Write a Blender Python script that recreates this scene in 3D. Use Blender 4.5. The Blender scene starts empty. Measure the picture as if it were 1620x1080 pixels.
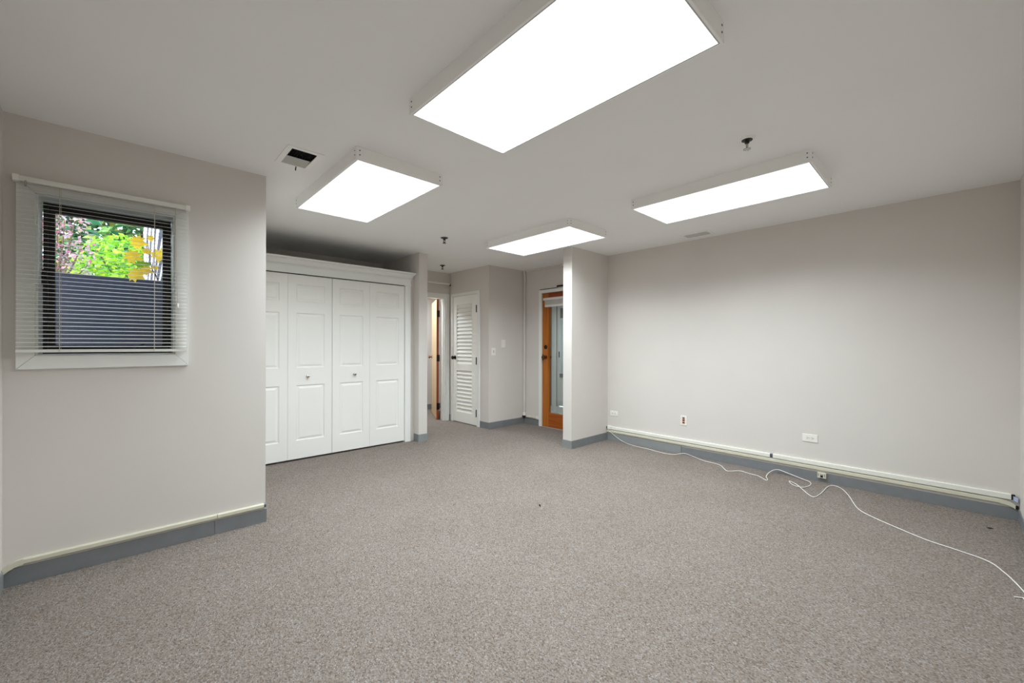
import bpy, bmesh, math, random
from mathutils import Vector, Matrix

# ------------------------------------------------------------------ camera, world, exposure
scene = bpy.context.scene
COL = scene.collection
YAW = math.radians(43.05)
cam_data = bpy.data.cameras.new('camera')
cam_data.sensor_width = 36.0
cam_data.lens = 650.5 / 1620 * 36
cam_data.shift_y = 5.7 / 1620
cam_data.clip_start = 0.02
cam = bpy.data.objects.new('camera', cam_data)
COL.objects.link(cam)
cam.matrix_world = (Matrix.Translation((0, 0, 1.25)) @ Matrix.Rotation(-YAW, 4, 'Z') @
                    Matrix.Rotation(math.pi / 2, 4, 'X') @ Matrix.Rotation(math.radians(0.125), 4, 'Z'))
scene.camera = cam

world = bpy.data.worlds.new('sky')
scene.world = world
world.use_nodes = True
wn = world.node_tree.nodes
sky = wn.new('ShaderNodeTexSky')
sky.sky_type = 'NISHITA'
sky.sun_disc = False
sky.sun_elevation = math.radians(38)
sky.sun_rotation = math.radians(200)
sky.air_density = 1.5
sky.dust_density = 1.2
world.node_tree.links.new(sky.outputs[0], wn['Background'].inputs[0])
wn['Background'].inputs[1].default_value = 1.05

LAMP = 1.6            # radiance of the glowing diffusers themselves
LAMP_W = 27.0         # watts of the area light just under each 0.6 x 1.2 m diffuser (prismatic lens: narrowed spread)
LAMP_SPREAD = math.radians(149)
LAMP_COLOR = (0.872, 0.964, 1.0)
scene.view_settings.view_transform = 'Standard'
scene.view_settings.look = 'None'
scene.view_settings.gamma = 1.0
scene.view_settings.use_curve_mapping = False
scene.view_settings.exposure = 0.23
scene.cycles.max_bounces = 12
scene.cycles.diffuse_bounces = 8
scene.cycles.transparent_max_bounces = 16

# ------------------------------------------------------------------ materials
def srgb(r, g, b):
    f = lambda c: (c / 255 / 12.92) if c / 255 <= 0.04045 else ((c / 255 + 0.055) / 1.055) ** 2.4
    return (f(r), f(g), f(b), 1.0)

def mat(name, color, rough=0.6, metallic=0.0, spec=0.5, var=0.0, scale=8.0, bump=0.0, bscale=60.0):
    m = bpy.data.materials.new(name)
    m.use_nodes = True
    nt = m.node_tree
    b = nt.nodes['Principled BSDF']
    b.inputs['Roughness'].default_value = rough
    b.inputs['Metallic'].default_value = metallic
    b.inputs['Specular IOR Level'].default_value = spec
    c = color if len(color) == 4 else (*color, 1)
    b.inputs['Base Color'].default_value = c
    if var or bump:
        tc = nt.nodes.new('ShaderNodeTexCoord')
    if var:
        n = nt.nodes.new('ShaderNodeTexNoise')
        n.inputs['Scale'].default_value = scale
        n.inputs['Detail'].default_value = 4
        nt.links.new(tc.outputs['Object'], n.inputs['Vector'])
        r = nt.nodes.new('ShaderNodeValToRGB')
        r.color_ramp.elements[0].position = 0.3
        r.color_ramp.elements[1].position = 0.7
        r.color_ramp.elements[0].color = (*[x * (1 - var) for x in c[:3]], 1)
        r.color_ramp.elements[1].color = (*[min(1, x * (1 + var)) for x in c[:3]], 1)
        nt.links.new(n.outputs['Fac'], r.inputs['Fac'])
        nt.links.new(r.outputs['Color'], b.inputs['Base Color'])
    if bump:
        n2 = nt.nodes.new('ShaderNodeTexNoise')
        n2.inputs['Scale'].default_value = bscale
        n2.inputs['Detail'].default_value = 3
        nt.links.new(tc.outputs['Object'], n2.inputs['Vector'])
        bp = nt.nodes.new('ShaderNodeBump')
        bp.inputs['Strength'].default_value = bump
        bp.inputs['Distance'].default_value = 0.002
        nt.links.new(n2.outputs['Fac'], bp.inputs['Height'])
        nt.links.new(bp.outputs['Normal'], b.inputs['Normal'])
    return m

def carpet_mat():
    m = bpy.data.materials.new('carpet')
    m.use_nodes = True
    nt = m.node_tree
    b = nt.nodes['Principled BSDF']
    b.inputs['Roughness'].default_value = 1.0
    b.inputs['Specular IOR Level'].default_value = 0.05
    tc = nt.nodes.new('ShaderNodeTexCoord')
    mp = nt.nodes.new('ShaderNodeMapping')
    mp.inputs['Rotation'].default_value = (0, 0, 0.06)
    mp.inputs['Scale'].default_value = (1.0, 0.62, 1.0)
    nt.links.new(tc.outputs['Object'], mp.inputs['Vector'])
    vo = nt.nodes.new('ShaderNodeTexVoronoi')
    vo.inputs['Scale'].default_value = 260
    nt.links.new(mp.outputs['Vector'], vo.inputs['Vector'])
    sp = nt.nodes.new('ShaderNodeSeparateColor')
    nt.links.new(vo.outputs['Color'], sp.inputs['Color'])
    r = nt.nodes.new('ShaderNodeValToRGB')
    cr = r.color_ramp
    cr.elements[0].position = 0.0
    cr.elements[0].color = srgb(97, 87, 79)
    cr.elements[1].position = 1.0
    cr.elements[1].color = srgb(162, 156, 151)
    for p, c in ((0.12, (111, 101, 94)), (0.3, (125, 115, 107)), (0.55, (134, 124, 116)), (0.75, (143, 134, 128)), (0.88, (135, 132, 131))):
        e = cr.elements.new(p)
        e.color = srgb(*c)
    nt.links.new(sp.outputs[0], r.inputs['Fac'])
    n = nt.nodes.new('ShaderNodeTexNoise')
    n.inputs['Scale'].default_value = 2.2
    n.inputs['Detail'].default_value = 5
    nt.links.new(tc.outputs['Object'], n.inputs['Vector'])
    r2 = nt.nodes.new('ShaderNodeValToRGB')
    r2.color_ramp.elements[0].position = 0.3
    r2.color_ramp.elements[0].color = (0.92, 0.91, 0.90, 1)
    r2.color_ramp.elements[1].position = 0.7
    r2.color_ramp.elements[1].color = (1.0, 1.0, 1.0, 1)
    nt.links.new(n.outputs['Fac'], r2.inputs['Fac'])
    mx = nt.nodes.new('ShaderNodeMix')
    mx.data_type = 'RGBA'
    mx.blend_type = 'MULTIPLY'
    mx.inputs['Factor'].default_value = 1.0
    nt.links.new(r.outputs['Color'], mx.inputs[6])
    nt.links.new(r2.outputs['Color'], mx.inputs[7])
    nt.links.new(mx.outputs[2], b.inputs['Base Color'])
    bp = nt.nodes.new('ShaderNodeBump')
    bp.inputs['Strength'].default_value = 0.5
    bp.inputs['Distance'].default_value = 0.003
    bp.invert = True
    nt.links.new(vo.outputs['Distance'], bp.inputs['Height'])
    nt.links.new(bp.outputs['Normal'], b.inputs['Normal'])
    return m

def wood_mat(name, dark, light, rough=0.4, axis=2):
    m = bpy.data.materials.new(name)
    m.use_nodes = True
    nt = m.node_tree
    b = nt.nodes['Principled BSDF']
    b.inputs['Roughness'].default_value = rough
    tc = nt.nodes.new('ShaderNodeTexCoord')
    mp = nt.nodes.new('ShaderNodeMapping')
    s = [38, 38, 38]
    s[axis] = 1.6
    mp.inputs['Scale'].default_value = s
    nt.links.new(tc.outputs['Object'], mp.inputs['Vector'])
    n = nt.nodes.new('ShaderNodeTexNoise')
    n.inputs['Scale'].default_value = 1.0
    n.inputs['Detail'].default_value = 5
    n.inputs['Distortion'].default_value = 0.6
    nt.links.new(mp.outputs['Vector'], n.inputs['Vector'])
    r = nt.nodes.new('ShaderNodeValToRGB')
    r.color_ramp.elements[0].position = 0.3
    r.color_ramp.elements[0].color = dark
    r.color_ramp.elements[1].position = 0.7
    r.color_ramp.elements[1].color = light
    nt.links.new(n.outputs['Fac'], r.inputs['Fac'])
    nt.links.new(r.outputs['Color'], b.inputs['Base Color'])
    return m

def glass_mat(name, tint):
    m = bpy.data.materials.new(name)
    m.use_nodes = True
    nt = m.node_tree
    for n in list(nt.nodes):
        nt.nodes.remove(n)
    out = nt.nodes.new('ShaderNodeOutputMaterial')
    tr = nt.nodes.new('ShaderNodeBsdfTransparent')
    tr.inputs['Color'].default_value = tint
    gl = nt.nodes.new('ShaderNodeBsdfGlossy')
    gl.inputs['Roughness'].default_value = 0.01
    fr = nt.nodes.new('ShaderNodeFresnel')
    fr.inputs['IOR'].default_value = 1.45
    mx = nt.nodes.new('ShaderNodeMixShader')
    nt.links.new(fr.outputs[0], mx.inputs[0])
    nt.links.new(tr.outputs[0], mx.inputs[1])
    nt.links.new(gl.outputs[0], mx.inputs[2])
    nt.links.new(mx.outputs[0], out.inputs['Surface'])
    return m

def lamp_mat(name, strength):
    m = bpy.data.materials.new(name)
    m.use_nodes = True
    b = m.node_tree.nodes['Principled BSDF']
    b.inputs['Base Color'].default_value = (0.9, 0.9, 0.9, 1)
    b.inputs['Emission Color'].default_value = (0.97, 0.99, 1.0, 1)
    b.inputs['Emission Strength'].default_value = strength
    return m

def leaf_mat(name, cols, trans=0.35):
    m = bpy.data.materials.new(name)
    m.use_nodes = True
    nt = m.node_tree
    b = nt.nodes['Principled BSDF']
    b.inputs['Roughness'].default_value = 0.55
    g = nt.nodes.new('ShaderNodeNewGeometry')
    r = nt.nodes.new('ShaderNodeValToRGB')
    r.color_ramp.interpolation = 'LINEAR'
    k = len(cols)
    r.color_ramp.elements[0].color = cols[0]
    r.color_ramp.elements[1].color = cols[-1]
    for i in range(1, k - 1):
        e = r.color_ramp.elements.new(i / (k - 1))
        e.color = cols[i]
    nt.links.new(g.outputs['Random Per Island'], r.inputs['Fac'])
    nt.links.new(r.outputs['Color'], b.inputs['Base Color'])
    t = nt.nodes.new('ShaderNodeBsdfTranslucent')
    nt.links.new(r.outputs['Color'], t.inputs['Color'])
    mx = nt.nodes.new('ShaderNodeMixShader')
    mx.inputs[0].default_value = trans
    nt.links.new(b.outputs[0], mx.inputs[1])
    nt.links.new(t.outputs[0], mx.inputs[2])
    nt.links.new(mx.outputs[0], nt.nodes['Material Output'].inputs['Surface'])
    return m

M = {
    'wall': mat('wall_paint', srgb(214, 209, 204), 0.75, spec=0.3, var=0.012, scale=3, bump=0.08, bscale=220),
    'ceil': mat('ceiling_paint', srgb(243, 243, 242), 0.85, spec=0.2, var=0.008, scale=2, bump=0.06, bscale=180),
    'carpet': carpet_mat(),
    'base': mat('vinyl_base', srgb(122, 125, 128), 0.5, var=0.05, scale=14),
    'base2': mat('vinyl_base_lighter', srgb(138, 142, 143), 0.5, var=0.04, scale=14),  # second tone, slightly lighter than the base above
    'white': mat('white_enamel', srgb(232, 233, 230), 0.38, var=0.01, scale=6),
    'door_white': mat('white_moulded_door', srgb(238, 238, 234), 0.42, var=0.008, scale=4, bump=0.05, bscale=140),
    'metal_white': mat('white_sheet_metal', srgb(244, 243, 240), 0.45, var=0.01, scale=5),
    'lip': mat('diffuser_frame', srgb(190, 190, 188), 0.4, metallic=0.2),
    'blind': mat('blind_ivory', srgb(224, 223, 217), 0.4, var=0.01, scale=9),
    'cord': mat('blind_cord', srgb(196, 188, 168), 0.8),
    'cream': mat('cream_raceway', srgb(212, 209, 190), 0.45, var=0.03, scale=10),
    'plast': mat('white_plastic', srgb(236, 234, 228), 0.35, var=0.01, scale=20),
    'raceway': mat('white_raceway', srgb(232, 231, 222), 0.4, var=0.015, scale=10),
    'black': mat('black_aluminium', srgb(22, 21, 21), 0.45, var=0.1, scale=20),
    'dark': mat('dark_bronze', srgb(34, 24, 20), 0.35, metallic=0.6, var=0.15, scale=40),
    'hole': mat('dark_opening', srgb(14, 13, 12), 0.9),
    'ductdark': mat('duct_dark', srgb(28, 26, 23), 0.85),
    'nickel': mat('satin_nickel', srgb(190, 184, 172), 0.25, metallic=1.0),
    'brass': mat('antique_brass', srgb(128, 84, 50), 0.3, metallic=0.9, var=0.1, scale=60),
    'chrome': mat('chrome', srgb(170, 170, 168), 0.18, metallic=1.0),
    'greycoup': mat('grey_clip', srgb(92, 98, 104), 0.4, metallic=0.4),
    'blueend': mat('pale_blue_cable', srgb(170, 185, 215), 0.45),
    'orange': wood_mat('fir_door', srgb(150, 78, 12), srgb(190, 112, 28), 0.38),
    'orange_h': wood_mat('fir_rail', srgb(140, 62, 10), srgb(182, 98, 24), 0.38, axis=1),
    'redrail': wood_mat('fir_top_rail', srgb(128, 50, 12), srgb(165, 76, 24), 0.4, axis=1),
    'maple': wood_mat('door_face_lit', srgb(196, 168, 128), srgb(216, 192, 154), 0.42),  # open door's face: its lit paleness is put into the wood colour
    'edge': wood_mat('door_edge', srgb(120, 42, 12), srgb(176, 74, 26), 0.45),
    'glass': glass_mat('clear_glass', (0.94, 0.96, 0.95, 1)),
    'glassd': glass_mat('door_glass', (0.9, 0.93, 0.92, 1)),
    'lamp': lamp_mat('lit_diffuser', LAMP),
    'porange': mat('orange_insert', srgb(205, 120, 88), 0.5),
    'grey': mat('grey_fin', srgb(176, 174, 168), 0.5, metallic=0.2),
    'fin': mat('register_fin', srgb(206, 204, 200), 0.5, var=0.03, scale=20),
    'greytile': mat('corridor_floor', srgb(176, 172, 168), 0.25, var=0.05, scale=6),
    'greywall': mat('corridor_paint', srgb(140, 134, 128), 0.8, var=0.01, scale=3),
    'paleblue': mat('frosted_pane', srgb(206, 222, 224), 0.3),
    'pinkwall': mat('far_room_paint', srgb(226, 219, 214), 0.8, var=0.01, scale=3),
    'slate': mat('retaining_wall_paint', srgb(15, 20, 42), 0.8, var=0.25, scale=30, bump=0.4, bscale=90),
    'soil': mat('soil', srgb(90, 76, 60), 0.95, var=0.3, scale=12),
    'bark': mat('bark_furrow', srgb(70, 72, 86), 0.95, var=0.3, scale=20),
    'bark2': mat('bark_ridge', srgb(200, 202, 214), 0.9, var=0.15, scale=40, bump=0.5, bscale=80),
    'twig': mat('twig', srgb(96, 78, 62), 0.9, var=0.2, scale=60),
    'green': leaf_mat('green_leaves', [srgb(50, 120, 40), srgb(120, 195, 30), srgb(180, 226, 40), srgb(150, 212, 50), srgb(214, 228, 60), srgb(90, 170, 90)]),
    'dgreen': leaf_mat('dark_green_leaves', [srgb(20, 80, 60), srgb(40, 120, 80), srgb(30, 100, 70), srgb(110, 170, 90), srgb(190, 180, 90)]),
    'pink': leaf_mat('pink_leaves', [srgb(190, 160, 170), srgb(150, 140, 150), srgb(222, 150, 176), srgb(205, 190, 190), srgb(215, 80, 150), srgb(150, 170, 120), srgb(170, 140, 170)]),
    'yellow': leaf_mat('yellow_leaf', [srgb(246, 214, 50), srgb(250, 224, 70), srgb(240, 206, 60)], 0.45),
    'lime': leaf_mat('lime_leaf', [srgb(150, 190, 40), srgb(160, 200, 50)], 0.45),
}

# ------------------------------------------------------------------ mesh helpers
class MB:
    """collects shapes; build() links them as one mesh object"""
    def __init__(self):
        self.bm = bmesh.new()

    def box(self, x0, x1, y0, y1, z0, z1):
        v = [self.bm.verts.new(p) for p in ((x0, y0, z0), (x1, y0, z0), (x1, y1, z0), (x0, y1, z0),
                                            (x0, y0, z1), (x1, y0, z1), (x1, y1, z1), (x0, y1, z1))]
        for f in ((0, 3, 2, 1), (4, 5, 6, 7), (0, 1, 5, 4), (1, 2, 6, 5), (2, 3, 7, 6), (3, 0, 4, 7)):
            self.bm.faces.new([v[i] for i in f])
        return self

    def prism(self, ring0, ring1):
        a = [self.bm.verts.new(p) for p in ring0]
        b = [self.bm.verts.new(p) for p in ring1]
        n = len(a)
        for i in range(n):
            self.bm.faces.new((a[i], a[(i + 1) % n], b[(i + 1) % n], b[i]))
        self.bm.faces.new(a[::-1])
        self.bm.faces.new(b)
        return self

    def loft(self, rings, cap=True):
        rs = [[self.bm.verts.new(p) for p in r] for r in rings]
        n = len(rs[0])
        for a, b in zip(rs, rs[1:]):
            for i in range(n):
                self.bm.faces.new((a[i], a[(i + 1) % n], b[(i + 1) % n], b[i]))
        if cap:
            self.bm.faces.new(rs[0][::-1])
            self.bm.faces.new(rs[-1])
        return self

    def lathe(self, prof, origin, axis, seg=20):
        """prof: list of (radius, distance along axis)"""
        o = Vector(origin)
        ax = Vector(axis).normalized()
        t = Vector((0, 0, 1)) if abs(ax.z) < 0.9 else Vector((1, 0, 0))
        u = ax.cross(t).normalized()
        w = ax.cross(u)
        rings = []
        for r, d in prof:
            r = max(r, 1e-4)
            rings.append([o + ax * d + u * (r * math.cos(2 * math.pi * i / seg)) + w * (r * math.sin(2 * math.pi * i / seg)) for i in range(seg)])
        return self.loft(rings)

    def tube(self, pts, r, seg=8):
        pts = [Vector(p) for p in pts]
        rings = []
        up = Vector((0, 0, 1))
        for i, p in enumerate(pts):
            d = (pts[min(i + 1, len(pts) - 1)] - pts[max(i - 1, 0)]).normalized()
            s = d.cross(up)
            if s.length < 0.05:
                s = d.cross(Vector((1, 0, 0)))
            s.normalize()
            w = s.cross(d)
            rr = r[i] if isinstance(r, (list, tuple)) else r
            rings.append([p + s * (rr * math.cos(2 * math.pi * k / seg)) + w * (rr * math.sin(2 * math.pi * k / seg)) for k in range(seg)])
        return self.loft(rings)

    def build(self, name, material, parent=None, bevel=0.0, smooth=False):
        bmesh.ops.recalc_face_normals(self.bm, faces=self.bm.faces)
        if bevel:
            bmesh.ops.bevel(self.bm, geom=list(self.bm.edges), offset=bevel, segments=2, affect='EDGES', profile=0.7)
        me = bpy.data.meshes.new(name)
        if smooth:
            for f in self.bm.faces:
                f.smooth = True
            for e in self.bm.edges:
                if len(e.link_faces) == 2 and e.calc_face_angle(0) > 0.6:
                    e.smooth = False
        self.bm.to_mesh(me)
        self.bm.free()
        me.materials.append(material)
        o = bpy.data.objects.new(name, me)
        COL.objects.link(o)
        if parent is not None:
            o.parent = parent
            o.matrix_parent_inverse = parent.matrix_world.inverted()
        return o

def bx(name, m, x0, x1, y0, y1, z0, z1, parent=None, bevel=0.0):
    return MB().box(x0, x1, y0, y1, z0, z1).build(name, m, parent, bevel)

def tag(o, label, cat=None, group=None, kind=None):
    o['label'] = label
    if cat:
        o['category'] = cat
    if group:
        o['group'] = group
    if kind:
        o['kind'] = kind
    return o

def empty(name, loc):
    o = bpy.data.objects.new(name, None)
    o.empty_display_size = 0.05
    COL.objects.link(o)
    o.location = loc
    o.matrix_world = Matrix.Translation(loc)
    return o

def thing(name, loc, label, cat, group=None):
    return tag(empty(name, loc), label, cat, group)

def struct(name, loc, label):
    return tag(empty(name, loc), label, kind='structure')

def sbox(name, m, label, *boxes):
    b = MB()
    for q in boxes:
        b.box(*q)
    return tag(b.build(name, m), label, kind='structure')

# ------------------------------------------------------------------ room dimensions (x: along window wall, y: along long wall)
H = 2.44
XL, YN = -0.469, -0.331        # near walls beside the camera
YW = 3.315                     # window wall
XB = 0.713                     # end of window wall / closet side
XR = 4.667                     # long wall
YB = 5.722                     # back wall of hall and recess
YP = 4.686                     # front of closet side wall
X1, X2 = 2.736, 2.861          # closet side wall
XV, YE = 3.922, 4.702          # louvre wall, switch wall
Y1, Y2, XH = 3.129, 3.262, 3.907   # stub partition
YF = 6.94                      # far room wall
XC = 6.42                      # far wall of corridor

# floor and ceiling
sbox('floor', M['carpet'], 'beige speckled loop pile carpet covering the room and the hall', (XL - .15, 4.735, YN - .15, YF + .2, -0.12, 0.0))
sbox('floor_corridor', M['greytile'], 'pale grey hard floor of the corridor beyond the glazed door', (4.7352, XC + .15, 2.8, YF + .2, -0.12, 0.0))
ceiling = MB()
holes = [(0.722, 0.872, 2.73, 2.985), (4.385, 4.522, 1.747, 1.993)]
xs = sorted({XL - .15, XC + .15, *[h[0] for h in holes], *[h[1] for h in holes], X1})
ys = sorted({YN - .15, YW + .11, YF + .2, *[h[2] for h in holes], *[h[3] for h in holes]})
for i in range(len(xs) - 1):
    for j in range(len(ys) - 1):
        cx, cy = (xs[i] + xs[i + 1]) / 2, (ys[j] + ys[j + 1]) / 2
        if any(h[0] < cx < h[1] and h[2] < cy < h[3] for h in holes):
            continue
        if cx < XB - .1 and cy > YW + .11:
            continue
        if cy > YW + .11 and xs[i] < XB - .1 < xs[i + 1]:
            ceiling.box(XB - .11, xs[i + 1], ys[j], ys[j + 1], H, H + .1)
            continue
        ceiling.box(xs[i], xs[i + 1], ys[j], ys[j + 1], H, H + .1)
tag(ceiling.build('ceiling', M['ceil']), 'flat off-white painted ceiling carrying the light boxes', kind='structure')

# window wall with opening
WX0, WX1, WZ0, WZ1 = -0.358, 0.2145, 1.19, 2.047
sbox('wall_window', M['wall'], 'short greige wall holding the small blind-covered window',
     (XL - .12, WX0, YW, YW + .2, 0, H), (WX1, XB, YW, YW + .2, 0, H), (WX0, WX1, YW, YW + .2, 0, WZ0), (WX0, WX1, YW, YW + .2, WZ1, H))
sbox('wall_left', M['wall'], 'greige wall meeting the window wall at the frame edge', (XL - .12, XL, YN - .12, YW, 0, H))
sbox('wall_near', M['wall'], 'greige wall closing the long wall at its raceway end', (XL, XR, YN - .12, YN, 0, H))
# long wall, with the opening of the glazed door
DY0, DY1, DZ = 3.396, 4.312, 2.046
sbox('wall_right', M['wall'], 'long blank greige wall with outlets and raceways along its foot',
     (XR, XR + .13, YN - .12, DY0 - .02, 0, H), (XR, XR + .13, DY1 + .02, YE, 0, H), (XR, XR + .13, DY0 - .02, DY1 + .02, DZ + .02, H))
sbox('wall_partition', M['wall'], 'stub partition standing out from the long wall beside the glazed door', (XH, XR, Y1, Y2, 0, H))
sbox('wall_closet_side', M['wall'], 'narrow wall end between the white bifold closet and the hall', (X1, X2, YP, YB, 0, H))
sbox('wall_closet_end', M['wall'], 'wall at the hidden end of the closet recess', (XB - .11, XB, YW + .2, YB, 0, H))
OX0, OX1, OZ = 3.02, 3.845, 2.03
sbox('wall_back', M['wall'], 'back wall of hall and closet recess with an open doorway',
     (XB - .11, OX0, YB, YB + .13, 0, H), (OX1, 4.8, YB, YB + .13, 0, H), (OX0, OX1, YB, YB + .13, OZ, H))
LY0, LY1, LZ = 4.968, 5.612, 2.04
sbox('wall_louvre', M['wall'], 'hall wall that frames the white louvred closet door',
     (XV, XV + .1, YE, LY0, 0, H), (XV, XV + .1, LY1, YB, 0, H), (XV, XV + .1, LY0, LY1, LZ, H))
sbox('wall_switch', M['wall'], 'short hall wall carrying the two switch plates', (XV + .1, XR + .13, YE, YE + .1, 0, H))
sbox('wall_far_room', M['pinkwall'], 'pale walls of the lit room behind the open wooden door',
     (2.5, 4.95, YF, YF + .1, 0, H), (2.5, 2.6, YB + .13, YF, 0, H), (4.85, 4.95, YB + .13, YF, 0, H), (2.6, 4.85, YB + .13, YB + .135, 2.1, H))
sbox('wall_corridor', M['greywall'], 'grey corridor walls seen through the glazed door',
     (4.95, XC, YF, YF + .1, 0, H), (XR + .13, XC, 2.85, 2.95, 0, H),
     (XC, XC + .1, 2.85, 4.63, 0, H), (XC, XC + .1, 5.545, YF, 0, H), (XC, XC + .1, 4.63, 5.545, 2.09, H))

# ------------------------------------------------------------------ baseboards
BH = 0.096
def baseboard(name, label, *segs):
    """segs: (material, x0, x1, y0, y1, height)"""
    r = struct(name, (segs[0][1], segs[0][3], 0), label)
    for m, x0, x1, y0, y1, h in segs:
        b = MB().box(x0, x1, y0, y1, 0.0, h)
        b.build('base_strip', m, r, bevel=0.0015)
    return r
T = 0.006
baseboard('baseboard_window', 'dark grey vinyl baseboard under the window', (M['base'], XL, 0.418, YW - T, YW, 0.09), (M['base'], 0.420, XB + T, YW - T, YW, 0.09), (M['base'], XB, XB + T, YW, YW + .2, 0.09))
baseboard('baseboard_left', 'grey vinyl baseboard on the wall at the frame edge', (M['base2'], XL, XL + T, YN, YW - T, 0.09))
baseboard('baseboard_near', 'grey vinyl baseboard at the end of the long wall', (M['base'], XL + T, XR - T, YN, YN + T, 0.085))
baseboard('baseboard_right', 'dark grey vinyl baseboard along the foot of the long wall', (M['base2'], XR - T - .003, XR, 2.131, Y1, 0.093), (M['base'], XR - T, XR, YN, 2.129, 0.085))
baseboard('baseboard_partition', 'grey vinyl baseboard wrapping the stub partition', (M['base'], XH, XR, Y1 - T, Y1, BH), (M['base2'], XH - T, XH, Y1 - T, Y2 + T, BH), (M['base'], XH, XR, Y2, Y2 + T, BH))
baseboard('baseboard_closet_side', 'grey vinyl baseboard around the narrow wall end beside the closet', (M['base2'], X1 - T, X2 + T, YP - T, YP, BH), (M['base'], X1 - T, X1, YP, 4.80, BH), (M['base'], X2, X2 + T, YP, YB, BH))
baseboard('baseboard_hall', 'dark grey vinyl baseboard running around the hall corners', (M['base'], XV - T, XV, 4.702 - T, 4.905, BH), (M['base'], XV, XR, YE - T, YE, BH), (M['base'], XR - T, XR, 4.372, YE - T, BH), (M['base'], XV - T, XV, 5.672, YB, BH))
baseboard('baseboard_far_room', 'grey baseboard in the room behind the open wooden door', (M['base2'], 2.6, 4.85, YF - T, YF, 0.1))
baseboard('baseboard_corridor', 'dark baseboard in the corridor beyond the glazed door', (M['base'], XC - T, XC, 5.648, YF, 0.1), (M['base'], XC - T, XC, 2.95, 4.52, 0.1))

# ------------------------------------------------------------------ window
win = struct('window_1', ((WX0 + WX1) / 2, YW, WZ0), 'small black-framed awning window in white casing behind an ivory blind')
CO = (-0.423, 0.279, 1.118, 2.112)        # casing outer rectangle
def ring_piece(ax, bxx, cxx, dxx, y0, y1):
    """quad in xz extruded along y"""
    q = (ax, bxx, cxx, dxx)
    return [(p[0], y0, p[1]) for p in q], [(p[0], y1, p[1]) for p in q]
ox0, ox1, oz0, oz1 = CO
ix0, ix1, iz0, iz1 = WX0, WX1, WZ0, WZ1
g = 0.0006
for q in (((ox0 + g, oz0), (ox1 - g, oz0), (ix1 - g, iz0), (ix0 + g, iz0)), ((ox0 + g, oz1), (ox1 - g, oz1), (ix1 - g, iz1), (ix0 + g, iz1)),
          ((ox0, oz0 + g), (ox0, oz1 - g), (ix0, iz1 - g), (ix0, iz0 + g)), ((ox1, oz0 + g), (ox1, oz1 - g), (ix1, iz1 - g), (ix1, iz0 + g))):
    a, b = ring_piece(*q, YW - .02, YW)
    MB().prism(a, b).build('casing_board', M['white'], win, bevel=0.0012)
FY = 3.46
for q in ((WX0, WX0 + .010, YW - .004, FY, WZ0, WZ1), (WX1 - .010, WX1, YW - .004, FY, WZ0, WZ1), (WX0 + .01, WX1 - .01, YW - .004, FY, WZ0, WZ0 + .006), (WX0 + .01, WX1 - .01, YW - .004, FY, WZ1 - .006, WZ1)):
    bx('jamb_liner', M['white'], *q, win)
fx0, fx1, fz0, fz1 = -0.346, 0.2035, 1.197, 2.041
gx0, gx1, gz0, gz1 = -0.302, 0.162, 1.243, 1.995
fr = empty('frame', ((fx0 + fx1) / 2, FY, fz0)); fr.parent = win; fr.matrix_parent_inverse = win.matrix_world.inverted()
def flat_ring(name, m, outer, inner, y0, y1, parent, seg=6, rad=0.012):
    """rectangular frame with rounded inner corners"""
    def rr(r, rad):
        x0, x1, z0, z1 = r
        pts = []
        for cx, cz, a0 in ((x1 - rad, z1 - rad, 0), (x0 + rad, z1 - rad, 90), (x0 + rad, z0 + rad, 180), (x1 - rad, z0 + rad, 270)):
            for i in range(seg + 1):
                a = math.radians(a0 + 90 * i / seg)
                pts.append((cx + rad * math.cos(a), cz + rad * math.sin(a)))
        return pts
    po, pi = rr(outer, 0.0005), rr(inner, rad)
    b = MB()
    n = len(po)
    vs = [[b.bm.verts.new((p[0], y, p[1])) for p in pp] for pp, y in ((po, y0), (pi, y0), (pi, y1), (po, y1))]
    for k in range(4):
        a, c = vs[k], vs[(k + 1) % 4]
        for i in range(n):
            b.bm.faces.new((a[i], a[(i + 1) % n], c[(i + 1) % n], c[i]))
    return b.build(name, m, parent)
flat_ring('frame_ring', M['black'], (fx0, fx1, fz0, fz1), (fx0 + .018, fx1 - .018, fz0 + .018, fz1 - .018), FY, FY + .07, fr, rad=0.002)
flat_ring('sash', M['black'], (fx0 + .018, fx1 - .018, fz0 + .018, fz1 - .018), (gx0, gx1, gz0, gz1), FY + .012, FY + .05, fr, rad=0.010)
bx('glass_pane', M['glass'], gx0 - .004, gx1 + .004, FY + .03, FY + .034, gz0 - .004, gz1 + .004, win)
lt = MB().box(-0.352, -0.328, FY - .03, FY, 1.585, 1.665).box(-0.362, -0.343, FY - .045, FY - .028, 1.578, 1.64)
lt.build('latch', M['black'], win, bevel=0.002)
ck = MB().box(-0.02, 0.115, FY - .05, FY - .01, 1.197, 1.214).tube([(0.02, FY - .045, 1.213), (0.05, FY - .05, 1.235), (0.085, FY - .05, 1.262)], 0.006)
ck.build('crank', M['black'], win, bevel=0.0)

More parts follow.
